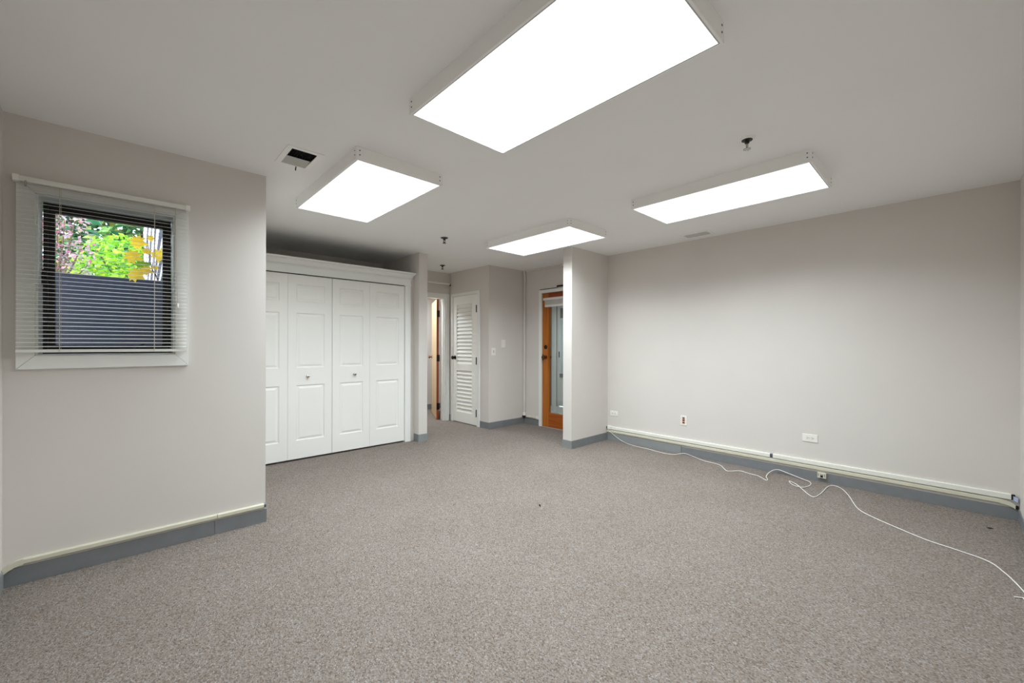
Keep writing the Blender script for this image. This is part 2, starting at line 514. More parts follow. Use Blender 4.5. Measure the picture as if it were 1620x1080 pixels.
# venetian blind in front of the casing
BY = 3.268
bl = thing('venetian_blind', (-0.074, BY, 1.2), 'ivory mini blind with open slats hanging over the small window', 'blind')
bx('head_rail', M['blind'], -0.424, 0.279, BY - .014, BY + .014, 2.086, 2.112, bl, 0.0015)
for x in (-0.430, 0.262):
    MB().box(x, x + .022, BY - .017, BY + .018, 2.083, 2.116).build('rail_bracket', M['plast'], bl, bevel=0.001)
n_slat = 39
pitch = (2.072 - 1.237) / (n_slat - 1)
slat_me = None
tilt = math.radians(11)
for i in range(n_slat):
    zc = 1.237 + i * pitch
    if slat_me is None:
        b = MB()
        prof = []
        for k in range(5):
            t = (k / 4 - .5) * 0.025
            crown = 0.0016 * (1 - (2 * k / 4 - 1) ** 2)
            prof.append((t * math.cos(tilt) - crown * math.sin(tilt), t * math.sin(tilt) + crown * math.cos(tilt)))
        up = [(-0.343, y, z + .0003) for y, z in prof] + [(-0.343, y, z - .0003) for y, z in prof[::-1]]
        dn = [(0.343, p[1], p[2]) for p in up]
        b.prism(up, dn)
        s = b.build('slat', M['blind'], bl)
        slat_me = s.data
    else:
        s = bpy.data.objects.new('slat', slat_me)
        COL.objects.link(s)
        s.parent = bl
        s.matrix_parent_inverse = bl.matrix_world.inverted()
    s.location = (-0.076, BY, zc)
bx('bottom_rail', M['blind'], -0.419, 0.268, BY - .012, BY + .012, 1.206, 1.222, bl, 0.002)
for x in (-0.267, 0.115):
    MB().tube([(x, BY - .014, 2.086), (x, BY - .014, 1.21)], 0.0013, 6).tube([(x + .003, BY + .014, 2.086), (x + .003, BY + .014, 1.21)], 0.0009, 6).build('ladder_cord', M['cord'], bl)
lc = MB().tube([(0.212, BY - .017, 2.09), (0.216, BY - .018, 1.8), (0.222, BY - .018, 1.5)], 0.0012, 6).build('lift_cord', M['cord'], bl)
MB().lathe([(0.0015, 0), (0.006, 0.003), (0.0075, 0.025), (0.001, 0.03)], (0.222, BY - .018, 1.503), (0, 0, -1), 12).build('tassel', M['plast'], lc)
MB().tube([(-0.385, BY - .018, 2.09), (-0.385, BY - .02, 2.06)], 0.003, 8).build('tilt_hook', M['chrome'], bl)

# ------------------------------------------------------------------ closet with bifold doors
CY = 4.82
trim = struct('trim_1', (1.7, 4.8, 0), 'white closet casing topped by a stepped crown moulding')
bx('casing_board', M['white'], 2.606, 2.684, 4.80, 4.86, 0.0, 2.022, trim, 0.002)
bx('casing_board', M['white'], XB, 0.79, 4.80, 4.86, 0.0, 2.022, trim, 0.002)
bx('head_board', M['white'], XB, 2.684, 4.80, 4.86, 2.022, 2.155, trim, 0.001)
bx('filler_board', M['wall'], 2.684, X1, 4.815, 4.86, 0.0, 2.155, trim)
MB().box(XB, 2.69, 4.792, 4.80, 2.012, 2.026).build('head_bead', M['white'], trim, bevel=0.002)
prof = [(0.0, 2.092), (0.011, 2.092), (0.013, 2.098), (0.011, 2.104), (0.004, 2.1045), (0.004, 2.1085), (0.015, 2.109), (0.018, 2.118), (0.026, 2.131), (0.040, 2.144), (0.050, 2.147), (0.050, 2.154), (0.045, 2.155), (0.045, 2.158), (0.060, 2.159), (0.060, 2.178), (0.0, 2.178)]
ring_a = [(XB, 4.80 - d, z) for d, z in prof]
ring_b = [(2.684 + d * .75, 4.80 - d, z) for d, z in prof]
ring_c = [(2.684 + d * .75, 4.86, z) for d, z in prof]
cr = MB()
cr.loft([ring_a, ring_b, ring_c])
cr.build('crown', M['white'], trim)

def leaf(x0, x1, parent, knob_x=None):
    z0, z1, yf = 0.020, 2.004, CY
    b = MB()
    st = 0.082 if (x1 - x0) > 0.4 else 0.06
    px0, px1 = x0 + st, x1 - st
    bands = [(1.715, 1.900), (0.998, 1.592), (0.214, 0.812)]
    b.box(x0, px0, yf, yf + .034, z0, z1).box(px1, x1, yf, yf + .034, z0, z1)
    edges = [z1] + [v for bd in bands for v in (bd[1], bd[0])] + [z0]
    for k in range(0, 8, 2):
        b.box(px0, px1, yf, yf + .034, edges[k + 1], edges[k])
    lf = b.build('leaf', M['door_white'], parent)
    for q0, q1 in bands:
        r = []
        e = 0.0005
        for ins, d in ((e, 0.0), (.004, .006), (.012, .0085), (.016, .0085), (.034, .0025), (.037, .0015)):
            r.append([(px0 + ins, yf + d, q0 + ins), (px1 - ins, yf + d, q0 + ins), (px1 - ins, yf + d, q1 - ins), (px0 + ins, yf + d, q1 - ins)])
        r.insert(0, [(px0 + e, yf + .03, q0 + e), (px1 - e, yf + .03, q0 + e), (px1 - e, yf + .03, q1 - e), (px0 + e, yf + .03, q1 - e)])
        MB().loft(r).build('panel', M['door_white'], lf)
    if knob_x:
        MB().lathe([(0.013, 0), (0.013, .002), (.007, .004), (.006, .012), (.012, .017), (.0165, .023), (.0155, .028), (.009, .031), (.0085, .0305), (0, .0305)], (knob_x, yf, 0.904), (0, -1, 0), 24).build('knob', M['nickel'], lf, smooth=True)
    return lf
d = struct('door_1', (1.24, CY, 0), 'white six-panel bifold closet door partly hidden behind the window wall')
leaf(0.795, 1.2415, d)
leaf(1.2435, 1.697, d, 1.436)
d = struct('door_2', (2.15, CY, 0), 'white six-panel bifold closet door next to the narrow wall end')
leaf(1.702, 2.141, d, 1.953)
leaf(2.143, 2.603, d)
bx('door_track', M['dark'], 0.79, 2.606, 4.826, 4.85, 2.012, 2.022, trim)

# ------------------------------------------------------------------ doorway with open wooden door
trim2 = struct('trim_2', (3.4, YB, 0), 'white casing and jambs of the doorway to the far room')
bx('casing_board', M['white'], OX1, 3.907, YB - .018, YB, 0, OZ + .06, trim2, 0.002)
bx('casing_board', M['white'], OX0 - .062, OX0, YB - .018, YB, 0, OZ + .06, trim2, 0.002)
bx('head_casing', M['white'], OX0, OX1, YB - .018, YB, OZ, OZ + .06, trim2, 0.002)
bx('jamb', M['white'], OX1 - .016, OX1, YB, YB + .135, 0, OZ, trim2)
bx('jamb', M['white'], OX0, OX0 + .016, YB, YB + .135, 0, OZ, trim2)
bx('head_jamb', M['white'], OX0 + .016, OX1 - .016, YB, YB + .135, OZ - .016, OZ, trim2)
bx('door_stop', M['white'], OX1 - .028, OX1 - .016, YB + .03, YB + .095, 0, OZ - .016, trim2)

wd = struct('door_3', (3.80, 5.862, 0), 'open wooden door with lit paleness coloured into its face and reddish edge')
slab = bx('slab', M['maple'], -0.036, 0, 0.004, 0.762, 0.012, 2.012, wd)
bx('edge_band', M['edge'], -0.0362, 0.0002, 0.0, 0.004, 0.012, 2.012, wd)
for z in (1.77, 1.03, 0.225):
    h = MB().box(-0.034, 0.004, -0.003, 0.0, z - .055, z + .055).lathe([(.007, 0), (.007, .11)], (0.008, -0.002, z - .055), (0, 0, 1), 10)
    hh = h.build('hinge', M['dark'], wd)
    hh['label'] = 'dark bronze butt hinge'
kb = MB().lathe([(.031, 0), (.031, .004), (.012, .008), (.011, .03), (.024, .036), (.028, .048), (.024, .06), (.008, .066)], (-0.036, 0.70, 1.03), (-1, 0, 0), 20)
kb.build('knob', M['brass'], wd, smooth=True)
for o in wd.children:       # swing: door leaf runs away from the hinge into the far room
    o.matrix_parent_inverse = Matrix.Identity(4)
wd.rotation_euler = (0, 0, -math.atan2(0.341, 0.703))

# ------------------------------------------------------------------ louvred door
trim3 = struct('trim_3', (XV, 5.29, 0), 'white casing around the louvred hall door')
bx('casing_board', M['white'], XV - .018, XV, 4.910, LY0, 0, LZ + .046, trim3, 0.002)
bx('casing_board', M['white'], XV - .018, XV, LY1, 5.668, 0, LZ + .046, trim3, 0.002)
bx('head_casing', M['white'], XV - .018, XV, LY0, LY1, LZ, LZ + .046, trim3, 0.002)
ld = struct('door_4', (XV, 5.29, 0), 'white louvred door with black knob and dark hinges')
lx0, lx1 = XV - .006, XV + .028
a0, a1 = LY0 + .003, LY1 - .003
s0, s1 = 5.108, 5.517
bx('stile', M['door_white'], lx0, lx1, a0, s0, 0.012, LZ - .003, ld, 0.001)
bx('stile', M['door_white'], lx0, lx1, s1, a1, 0.012, LZ - .003, ld, 0.001)
for z0, z1 in ((0.012, 0.172), (0.842, 0.948), (1.898, LZ - .003)):
    bx('rail', M['door_white'], lx0, lx1, s0, s1, z0, z1, ld, 0.001)
lou_me = None
def louvres(z0, z1, n):
    global lou_me
    p = (z1 - z0) / n
    for i in range(n):
        zc = z0 + (i + .5) * p
        if lou_me is None:
            b = MB()
            hh = p * 0.484
            # the room-side edge of each slat is its low edge; a narrow dark gap stays between slats
            q = [(-0.0155, -hh), (-0.0100, -hh - .001), (0.0140, hh - .002), (0.0095, hh)]
            b.prism([(x, s0 - 5.3125, z) for x, z in q], [(x, s1 - 5.3125, z) for x, z in q])
            o = b.build('louvre_slat', M['door_white'], ld)
            lou_me = o.data
        else:
            o = bpy.data.objects.new('louvre_slat', lou_me)
            COL.objects.link(o)
            o.parent = ld
            o.matrix_parent_inverse = ld.matrix_world.inverted()
        o.location = (XV + .0115, 5.3125, zc)
louvres(0.172, 0.842, 11)
louvres(0.948, 1.898, 16)
for z in (1.81, 1.004, 0.198):
    h = MB().box(lx0 - .004, lx0, 4.972, 5.004, z - .057, z + .057).lathe([(.006, 0), (.006, .114)], (lx0 - .007, 4.972, z - .057), (0, 0, 1), 10)
    h.build('hinge', M['dark'], ld)
MB().lathe([(.032, 0), (.032, .005), (.013, .009), (.012, .03), (.026, .036), (.031, .05), (.026, .062), (.008, .068)], (lx0, 5.556, 1.046), (-1, 0, 0), 20).build('knob', M['dark'], ld, smooth=True)

# ------------------------------------------------------------------ glazed wooden entry door
trim4 = struct('trim_4', (XR, 3.85, 0), 'white casing around the glazed wooden door')
bx('casing_board', M['white'], XR - .018, XR, DY1, 4.370, 0, DZ + .05, trim4, 0.002)
bx('casing_board', M['white'], XR - .018, XR, DY0 - .06, DY0, 0, DZ + .05, trim4, 0.002)
bx('head_casing', M['white'], XR - .018, XR, DY0, DY1, DZ, DZ + .05, trim4, 0.002)
bx('jamb', M['white'], XR, XR + .13, DY1, DY1 + .02, 0, DZ + .02, trim4)
bx('jamb', M['white'], XR, XR + .13, DY0 - .02, DY0, 0, DZ + .02, trim4)
bx('head_jamb', M['white'], XR, XR + .13, DY0, DY1, DZ, DZ + .02, trim4)
bx('threshold', M['grey'], XR - .01, XR + .13, DY0, DY1, 0, 0.008, trim4)
gd = struct('door_5', (XR, 3.85, 0), 'orange stained wooden door with a full height glass pane')
dx0, dx1 = XR + .002, XR + .046
bx('stile', M['orange'], dx0, dx1, 4.184, DY1 - .003, 0.012, DZ - .003, gd, 0.0015)
bx('stile', M['orange'], dx0, dx1, DY0 + .003, 3.52, 0.012, DZ - .003, gd, 0.0015)
bx('bottom_rail', M['orange_h'], dx0, dx1, 3.52, 4.184, 0.012, 0.215, gd, 0.0015)
bx('top_rail', M['redrail'], dx0, dx1, 3.52, 4.184, 1.93, DZ - .003, gd, 0.0015)
bx('glass_pane', M['glassd'], dx0 + .019, dx0 + .025, 3.52, 4.184, 0.215, 1.93, gd)
for q in ((3.52, 3.532, .215, 1.93), (4.172, 4.184, .215, 1.93), (3.532, 4.172, .215, .227), (3.532, 4.172, 1.918, 1.93)):
    bx('glazing_bead', M['orange'], dx0 + .006, dx0 + .019, q[0], q[1], q[2], q[3], gd)
MB().lathe([(.031, 0), (.031, .006), (.024, .012), (.022, .016), (0, .016)], (dx0, 4.243, 1.222), (-1, 0, 0), 20).build('deadbolt', M['dark'], gd, smooth=True)
kn = MB().lathe([(.034, 0), (.034, .005), (.014, .010), (.012, .034), (.027, .040), (.031, .052), (.026, .064), (.008, .069)], (dx0, 4.247, 1.065), (-1, 0, 0), 20).build('knob', M['brass'], gd, smooth=True)
bx('latch_plate', M['dark'], dx0 - .003, dx0, 4.285, 4.309, 1.02, 1.11, gd)
MB().lathe([(.03, 0), (.03, .005), (.012, .01), (.012, .034), (.026, .040), (.03, .052), (.008, .066)], (dx1, 4.247, 1.065), (1, 0, 0), 16).build('knob', M['dark'], gd, smooth=True)
cl = MB().box(XR - .030, XR - .012, 3.60, 4.0, DZ + .068, DZ + .088)
co = cl.build('door_closer_arm', M['dark'], gd, bevel=0.002)
bx('strike_strip', M['dark'], XR - .006, XR, 4.0, 4.36, DZ + .056, DZ + .064, gd)
# raised blind on the door
rb = thing('raised_blind', (XR - .03, 3.85, 1.82), 'bunched-up ivory blind fixed across the top of the glazed wooden door', 'blind')
bx('head_rail', M['blind'], XR - .058, XR - .004, 3.47, 4.236, 1.925, 1.955, rb, 0.002)
bx('valance', M['blind'], XR - .062, XR - .058, 3.465, 4.242, 1.93, 1.962, rb, 0.001)
ns = 9
for i in range(ns):
    z = 1.862 + i * 0.0068
    bx('slat', M['blind'], XR - .054 - (i % 3) * .002, XR - .006, 3.48, 4.214, z, z + .0042, rb)
bx('bottom_rail', M['blind'], XR - .054, XR - .006, 3.48, 4.214, 1.826, 1.858, rb, 0.003)

# ------------------------------------------------------------------ corridor beyond the glazed door
trim5 = struct('trim_5', (XC, 5.1, 0), 'white frame of the far corridor door seen through the glass')
bx('casing_board', M['white'], XC - .02, XC, 5.545, 5.646, 0, 2.19, trim5, 0.002)
bx('casing_board', M['white'], XC - .02, XC, 4.53, 4.63, 0, 2.19, trim5, 0.002)
bx('head_casing', M['white'], XC - .02, XC, 4.63, 5.545, 2.09, 2.19, trim5, 0.002)
cd = struct('door_6', (XC + .04, 5.1, 0), 'white corridor door with a pale frosted pane and dark latch')
bx('stile', M['white'], XC + .03, XC + .075, 5.475, 5.542, 0.01, 2.08, cd, 0.002)
bx('stile', M['white'], XC + .03, XC + .075, 4.633, 4.70, 0.01, 2.08, cd, 0.002)
bx('rail', M['white'], XC + .03, XC + .075, 4.70, 5.475, 0.01, 0.20, cd, 0.002)
bx('kick_panel', M['white'], XC + .04, XC + .065, 4.70, 5.475, 0.20, 0.594, cd)
bx('push_bar', M['base'], XC + .025, XC + .075, 4.70, 5.475, 0.594, 0.67, cd, 0.002)
bx('rail', M['white'], XC + .03, XC + .075, 4.70, 5.475, 1.765, 1.80, cd, 0.002)
bx('rail', M['white'], XC + .03, XC + .075, 4.70, 5.475, 2.006, 2.08, cd, 0.002)
bx('frosted_pane', M['paleblue'], XC + .045, XC + .055, 4.70, 5.475, 0.67, 1.765, cd)
bx('transom_pane', M['base'], XC + .045, XC + .055, 4.70, 5.475, 1.80, 2.006, cd)
bx('latch', M['dark'], XC + .018, XC + .03, 5.476, 5.496, 1.00, 1.12, cd, 0.002)

# ------------------------------------------------------------------ surface mounted light boxes
def light_box(x0, x1, y0, y1, label, group='fluorescent light boxes on the ceiling', screws=True, power=1.0):
    zb, zt = 2.362, H
    t = thing('ceiling_light', ((x0 + x1) / 2, (y0 + y1) / 2, zb), label, 'light', group)
    w = 0.010
    for q in ((x0, x1, y0, y0 + w), (x0, x1, y1 - w, y1), (x0, x0 + w, y0 + w, y1 - w), (x1 - w, x1, y0 + w, y1 - w)):
        bx('side_panel', M['metal_white'], *q, zb, zt, t, 0.0012)
    l = 0.016
    for q in ((x0 + w, x1 - w, y0 + w, y0 + l), (x0 + w, x1 - w, y1 - l, y1 - w), (x0 + w, x0 + l, y0 + l, y1 - l), (x1 - l, x1 - w, y0 + l, y1 - l)):
        bx('diffuser_frame', M['lip'], *q, zb + .001, zb + .012, t)
    bx('diffuser', M['lamp'], x0 + l, x1 - l, y0 + l, y1 - l, zb + .004, zb + .008, t)
    bx('back_plate', M['metal_white'], x0 + w, x1 - w, y0 + w, y1 - w, H - .006, H - .001, t)
    ld_ = bpy.data.lights.new('lamp_light', 'AREA')
    ld_.shape = 'RECTANGLE'
    ld_.size, ld_.size_y = x1 - x0 - 2 * l, y1 - y0 - 2 * l
    ld_.energy = power * LAMP_W * (x1 - x0) * (y1 - y0) / 0.7442
    ld_.spread = LAMP_SPREAD
    ld_.color = LAMP_COLOR
    lo = bpy.data.objects.new('lamp_light', ld_)
    COL.objects.link(lo)
    lo.parent = t
    lo.location = (0, 0, 0.003)
    if screws:
        for z in (2.392, 2.418):
            for px, py, ax in ((x0, y0 + .022, (-1, 0, 0)), (x0, y1 - .022, (-1, 0, 0)), (x0 + .022, y0, (0, -1, 0)), (x1 - .022, y0, (0, -1, 0))):
                MB().lathe([(.0042, 0), (.0035, .0018), (0, .0024)], (px, py, z), ax, 10).build('screw', M['greycoup'], t)
    return t
light_box(0.994, 1.603, 0.575, 1.797, 'largest-looking light box, glowing diffuser cut by the top frame edge')
light_box(0.996, 1.606, 2.434, 3.655, 'light box beside the open ceiling vent in front of the closet')
light_box(3.010, 3.618, 2.440, 3.660, 'light box nearest the stub partition and glazed door')
light_box(3.010, 3.615, 0.580, 1.800, 'light box beside the chrome sprinkler near the long wall')
light_box(3.15, 3.76, 6.05, 6.66, 'unseen light box added to light the far room', 'unseen lights added in the rooms beyond', False, 1.5)  # out of view, added so the far room is bright
light_box(5.20, 5.81, 3.85, 5.07, 'unseen light box added to light the corridor', 'unseen lights added in the rooms beyond', False, 0.75)  # out of view, added to brighten the corridor behind the glass

# ------------------------------------------------------------------ ceiling vents
def vent_frame(t, x0, x1, y0, y1, w, m):
    for q in ((x0, x1, y0, y0 + w), (x0, x1, y1 - w, y1), (x0, x0 + w, y0 + w, y1 - w), (x1 - w, x1, y0 + w, y1 - w)):
        bx('frame_bar', m, *q, H - .006, H, t, 0.002)
def duct(t, x0, x1, y0, y1):
    b = MB()
    b.box(x0, x1, y0, y1, H + .2, H + .21).box(x0 - .005, x0, y0, y1, H + .002, H + .2).box(x1, x1 + .005, y0, y1, H + .002, H + .2).box(x0, x1, y0 - .005, y0, H + .002, H + .2).box(x0, x1, y1, y1 + .005, H + .002, H + .2)
    b.build('duct_box', M['ductdark'], t)
v = thing('ceiling_vent', (0.795, 2.85, H - .01), 'square white ceiling register with a dark open half beside a light box', 'vent', 'ceiling vents')
vent_frame(v, 0.693, 0.899, 2.690, 3.006, 0.031, M['metal_white'])
duct(v, 0.722, 0.872, 2.73, 2.985)
for i in range(9):
    x = 0.735 + i * 0.0155
    bx('fin', M['ductdark'], x, x + .0015, 2.73, 2.853, H + .004, H + .026, v)
for i in range(1):
    MB().prism([(0.724, 2.866, H + .004), (0.870, 2.866, H + .004), (0.870, 2.983, H - .003), (0.724, 2.983, H - .003)], [(0.724, 2.866, H + .006), (0.870, 2.866, H + .006), (0.870, 2.983, H - .001), (0.724, 2.983, H - .001)]).build('damper_blade', M['grey'], v)
MB().tube([(0.816, 2.985, H - .004), (0.814, 2.99, H - .03)], 0.0035, 8).build('lever', M['dark'], v)
v = thing('ceiling_vent', (4.453, 1.87, H - .01), 'slim ceiling register near the top of the long wall', 'vent', 'ceiling vents')
vent_frame(v, 4.360, 4.547, 1.722, 2.018, 0.026, M['metal_white'])
duct(v, 4.385, 4.522, 1.747, 1.993)
bx('backing_plate', M['grey'], 4.386, 4.521, 1.748, 1.992, H + .010, H + .012, v)  # grey plate added behind the fins to lighten the dark slots
for i in range(11):
    x = 4.388 + i * 0.0124
    MB().prism([(x, 1.748, H + .006), (x + .0125, 1.748, H - .004), (x + .0125, 1.748, H - .003), (x, 1.748, H + .007)], [(x, 1.992, H + .006), (x + .0125, 1.992, H - .004), (x + .0125, 1.992, H - .003), (x, 1.992, H + .007)]).build('fin', M['fin'], v)

# ------------------------------------------------------------------ sprinklers
def sprinkler(x, y, label, big):
    t = thing('sprinkler', (x, y, H), label, 'sprinkler', 'ceiling sprinklers')
    m = M['chrome'] if big else M['dark']
    MB().lathe([(.042, 0), (.042, .002), (.036, .006), (.028, .008), (0, .008)], (x, y, H), (0, 0, -1), 24).build('escutcheon', M['metal_white'] if big else M['black'], t, smooth=True)
    MB().lathe([(.029, .008), (.028, .010), (.014, .012), (.012, .026), (.008, .028), (0, .028)], (x, y, H), (0, 0, -1), 20).build('cup', M['black'], t, smooth=True)
    f = MB()
    for s in (-1, 1):
        f.tube([(x + s * .009, y, H - .024), (x + s * .014, y, H - .036), (x + s * .010, y, H - .050), (x, y, H - .056)], 0.0028, 8)
    f.lathe([(.003, .026), (.0035, .056)], (x, y, H), (0, 0, -1), 8)
    f.build('frame_arm', m, t)
    de = MB().lathe([(.004, .055), (.018, .058), (.019, .0605), (.004, .062)], (x, y, H), (0, 0, -1), 20)
    for k in range(8):
        a = k * math.pi / 4
        de.box(x + .017 * math.cos(a) - .003, x + .017 * math.cos(a) + .003, y + .017 * math.sin(a) - .003, y + .017 * math.sin(a) + .003, H - .0615, H - .0585)
    de.build('deflector', m, t)
sprinkler(2.603, 0.808, 'chrome pendent sprinkler in a white ring beside the light box by the long wall', True)
sprinkler(2.567, 3.853, 'small black ceiling sprinkler in front of the narrow wall end', False)
sprinkler(3.434, 5.202, 'small black ceiling sprinkler inside the hall, above the louvred door', False)

# ------------------------------------------------------------------ conduits and raceways
p = thing('conduit_pipe', (3.4, YB, 2.25), 'pale horizontal pipe on the hall back wall above the doorway', 'pipe')
MB().tube([(X2, YB - .032, 2.258), (3.895, YB - .032, 2.258)], 0.016, 14).build('pipe', M['plast'], p, smooth=True)
MB().tube([(3.893, YB - .032, 2.258), (3.906, YB - .032, 2.252), (3.909, YB - .032, 2.225)], 0.010, 10).build('elbow', M['dark'], p)
bx('support_strip', M['wall'], X2, XV, YB - .012, YB, 2.17, 2.19, p)

p = thing('conduit_pipe', (XR - .02, YE - .02, 0.15), 'white vertical pipe in the hall corner beside the glazed door', 'pipe')
MB().tube([(XR - .022, YE - .022, 0.155), (XR - .022, YE - .022, H)], 0.020, 14).build('pipe', M['wall'], p, smooth=True)
MB().lathe([(.024, 0), (.024, .05)], (XR - .024, YE - .024, 0.128), (0, 0, 1), 14).build('collar', M['plast'], p)
MB().box(XR - .05, XR - .012, YE - .05, YE - .004, 0.098, 0.128).build('clamp', M['dark'], p, bevel=0.003)
p = thing('raceway', (XR - .012, 4.5, 0.1), 'short cream raceway just above the baseboard beside the glazed door', 'raceway')
bx('cover', M['cream'], XR - .02, XR, 4.41, YE - .05, 0.104, 0.126, p, 0.003)
bx('end_box', M['plast'], XR - .03, XR, 4.374, 4.412, 0.098, 0.135, p, 0.003)
p = thing('raceway', (XR - .01, 4.0, 2.42), 'thin painted raceway along the ceiling line above the glazed door', 'raceway')
bx('cover', M['wall'], XR - .016, XR, Y2, YE - .044, 2.414, H, p, 0.003)

# long wall: upper white raceway
p = thing('raceway', (XR, 1.4, 0.145), 'upper white raceway running the length of the long wall', 'raceway')
def strip(name, m, y0, y1, z0, z1, dep, parent):
    c = 0.004
    q = [(0, z0), (dep - c, z0), (dep, z0 + c), (dep, z1 - c), (dep - c, z1), (0, z1)]
    return MB().prism([(XR - a, y0, z) for a, z in q], [(XR - a, y1, z) for a, z in q]).build(name, m, parent)
strip('cover', M['raceway'], 1.232, 3.065, 0.143, 0.182, 0.020, p)
strip('cover', M['raceway'], -0.292, 1.206, 0.143, 0.184, 0.020, p)
strip('clip', M['greycoup'], 1.206, 1.232, 0.146, 0.181, 0.017, p)
strip('end_elbow', M['raceway'], 3.060, 3.118, 0.141, 0.186, 0.026, p)
MB().box(XR - .03, XR - .004, 3.118, 3.128, 0.15, 0.178).build('end_opening', M['hole'], p)
MB().box(XR - .0225, XR - .004, -0.310, -0.292, 0.146, 0.182).build('end_opening', M['hole'], p)
for k in range(4):
    z = 0.150 + k * 0.008
    MB().tube([(XR - .012, -0.290, z), (XR - .022, -0.305, z - .004), (XR - .04, -0.322, z - .012)], 0.0035, 8).build('cable_end', M['blueend'], p)
p = thing('raceway', (XR, 1.4, 0.105), 'lower cream raceway just above the baseboard of the long wall', 'raceway')
strip('cover', M['cream'], 1.62, 3.085, 0.105, 0.136, 0.017, p)
strip('cover', M['cream'], -0.24, 1.618, 0.105, 0.137, 0.017, p)
strip('joint_clip', M['cream'], 1.605, 1.635, 0.104, 0.138, 0.0185, p)
b = MB()
b.loft([[(XR - a, y, z - dz) for a, z in ((0, .105), (.017, .105), (.017, .137), (0, .137))] for y, dz in ((-0.24, 0), (-0.275, .004), (-0.30, .014), (-0.312, .026))])
b.build('end_bend', M['cream'], p)
bx('end_opening', M['hole'], XR - .018, XR - .002, -0.326, -0.312, 0.082, 0.106, p)
strip('corner_elbow', M['cream'], 3.085, 3.122, 0.104, 0.138, 0.022, p)
# window wall cream raceway
p = thing('raceway', (0.1, YW, 0.1), 'cream raceway above the dark baseboard under the window', 'raceway')
def wstrip(name, m, x0, x1, z0, z1, dep, parent):
    c = 0.005
    q = [(0, z0), (dep - c, z0), (dep, z0 + c), (dep, z1 - c), (dep - c, z1), (0, z1)]
    return MB().prism([(x0, YW - a, z) for a, z in q], [(x1, YW - a, z) for a, z in q]).build(name, m, parent)
wstrip('cover', M['cream'], 0.434, XB - .012, 0.103, 0.132, 0.018, p)
wstrip('cover', M['cream'], -0.395, 0.431, 0.103, 0.132, 0.018, p)
wstrip('end_cap', M['greycoup'], XB - .011, XB, 0.105, 0.131, 0.017, p)
b = MB()
b.loft([[(x, YW - a, z - dz) for a, z in ((0, .103), (.018, .103), (.018, .132), (0, .132))] for x, dz in ((-0.395, 0), (-0.42, .004), (-0.445, .016), (XL + .002, .034))])
b.build('end_bend', M['cream'], p)

# ------------------------------------------------------------------ outlets, jacks and switches
def duplex(y0, y1, z0, z1, label):
    t = thing('wall_outlet', (XR, (y0 + y1) / 2, z0), label, 'outlet', 'duplex outlets on the long wall')
    bx('cover_plate', M['plast'], XR - .006, XR, y0, y1, z0, z1, t, 0.002)
    zc, yc = (z0 + z1) / 2, (y0 + y1) / 2
    for s in (-1, 1):
        f = MB().lathe([(.0165, 0), (.0165, .0018), (0, .0018)], (XR - .006, yc + s * .0195, zc), (-1, 0, 0), 20).build('receptacle', M['plast'], t)
        sl = MB()
        for dz in (-.006, .006):
            sl.box(XR - .0084, XR - .0077, yc + s * .0195 - .003, yc + s * .0195 + .006, zc + dz - .0012, zc + dz + .0012)
        sl.box(XR - .0084, XR - .0077, yc + s * .0195 - .0105, yc + s * .0195 - .006, zc - .0025, zc + .0025)
        sl.build('slots', M['hole'], f)
    MB().lathe([(.003, 0), (.0025, .001)], (XR - .006, yc, zc), (-1, 0, 0), 10).build('screw', M['chrome'], t)
duplex(2.972, 3.086, 0.325, 0.392, 'white duplex outlet low on the long wall beside the stub partition')
duplex(0.848, 0.966, 0.352, 0.422, 'white duplex outlet low on the long wall above the small surface jack')
t = thing('jack_plate', (XR, 2.10, 0.33), 'upright white jack plate with orange ports on the long wall', 'jack plate')
bx('cover_plate', M['plast'], XR - .006, XR, 2.066, 2.138, 0.334, 0.448, t, 0.002)
for z, m in ((0.418, 'grey'), (0.393, 'porange'), (0.366, 'porange')):
    o = bx('port', M[m], XR - .009, XR - .006, 2.088, 2.118, z - .011, z + .011, t, 0.001)
    bx('socket', M['hole'], XR - .0096, XR - .0088, 2.094, 2.109, z - .0068, z + .0068, o)
t = thing('surface_jack', (XR - .02, 0.813, 0.04), 'small dirty surface jack box on the dark baseboard', 'jack')
b = bx('body', M['cream'], XR - .030, XR - T, 0.780, 0.846, 0.040, 0.088, t, 0.003)
bx('port', M['hole'], XR - .0305, XR - .0295, 0.803, 0.823, 0.046, 0.066, t)
bx('port_frame', M['grey'], XR - .032, XR - .029, 0.798, 0.828, 0.066, 0.078, t)
for y in (0.788, 0.836):
    bx('screw_slot', M['greycoup'], XR - .0308, XR - .0295, y, y + .004, 0.052, 0.08, t)
t = thing('light_switch', (4.01, YE, 1.15), 'white toggle switch plate, lower of the two on the hall wall', 'switch', 'hall switch plates')
bx('cover_plate', M['plast'], 3.972, 4.049, YE - .006, YE, 1.097, 1.208, t, 0.002)
MB().prism([(4.004, YE - .006, 1.142), (4.018, YE - .006, 1.142), (4.018, YE - .006, 1.163), (4.004, YE - .006, 1.163)], [(4.006, YE - .018, 1.156), (4.016, YE - .018, 1.156), (4.016, YE - .018, 1.166), (4.006, YE - .018, 1.166)]).build('toggle', M['plast'], t)
bx('toggle_slot', M['hole'], 4.002, 4.0205, YE - .0067, YE - .0055, 1.138, 1.168, t)
t = thing('light_switch', (4.206, YE, 1.27), 'white rocker control plate, upper of the two on the hall wall', 'switch', 'hall switch plates')
bx('cover_plate', M['plast'], 4.168, 4.245, YE - .008, YE, 1.211, 1.332, t, 0.003)
bx('rocker', M['plast'], 4.190, 4.223, YE - .012, YE - .008, 1.238, 1.305, t, 0.002)

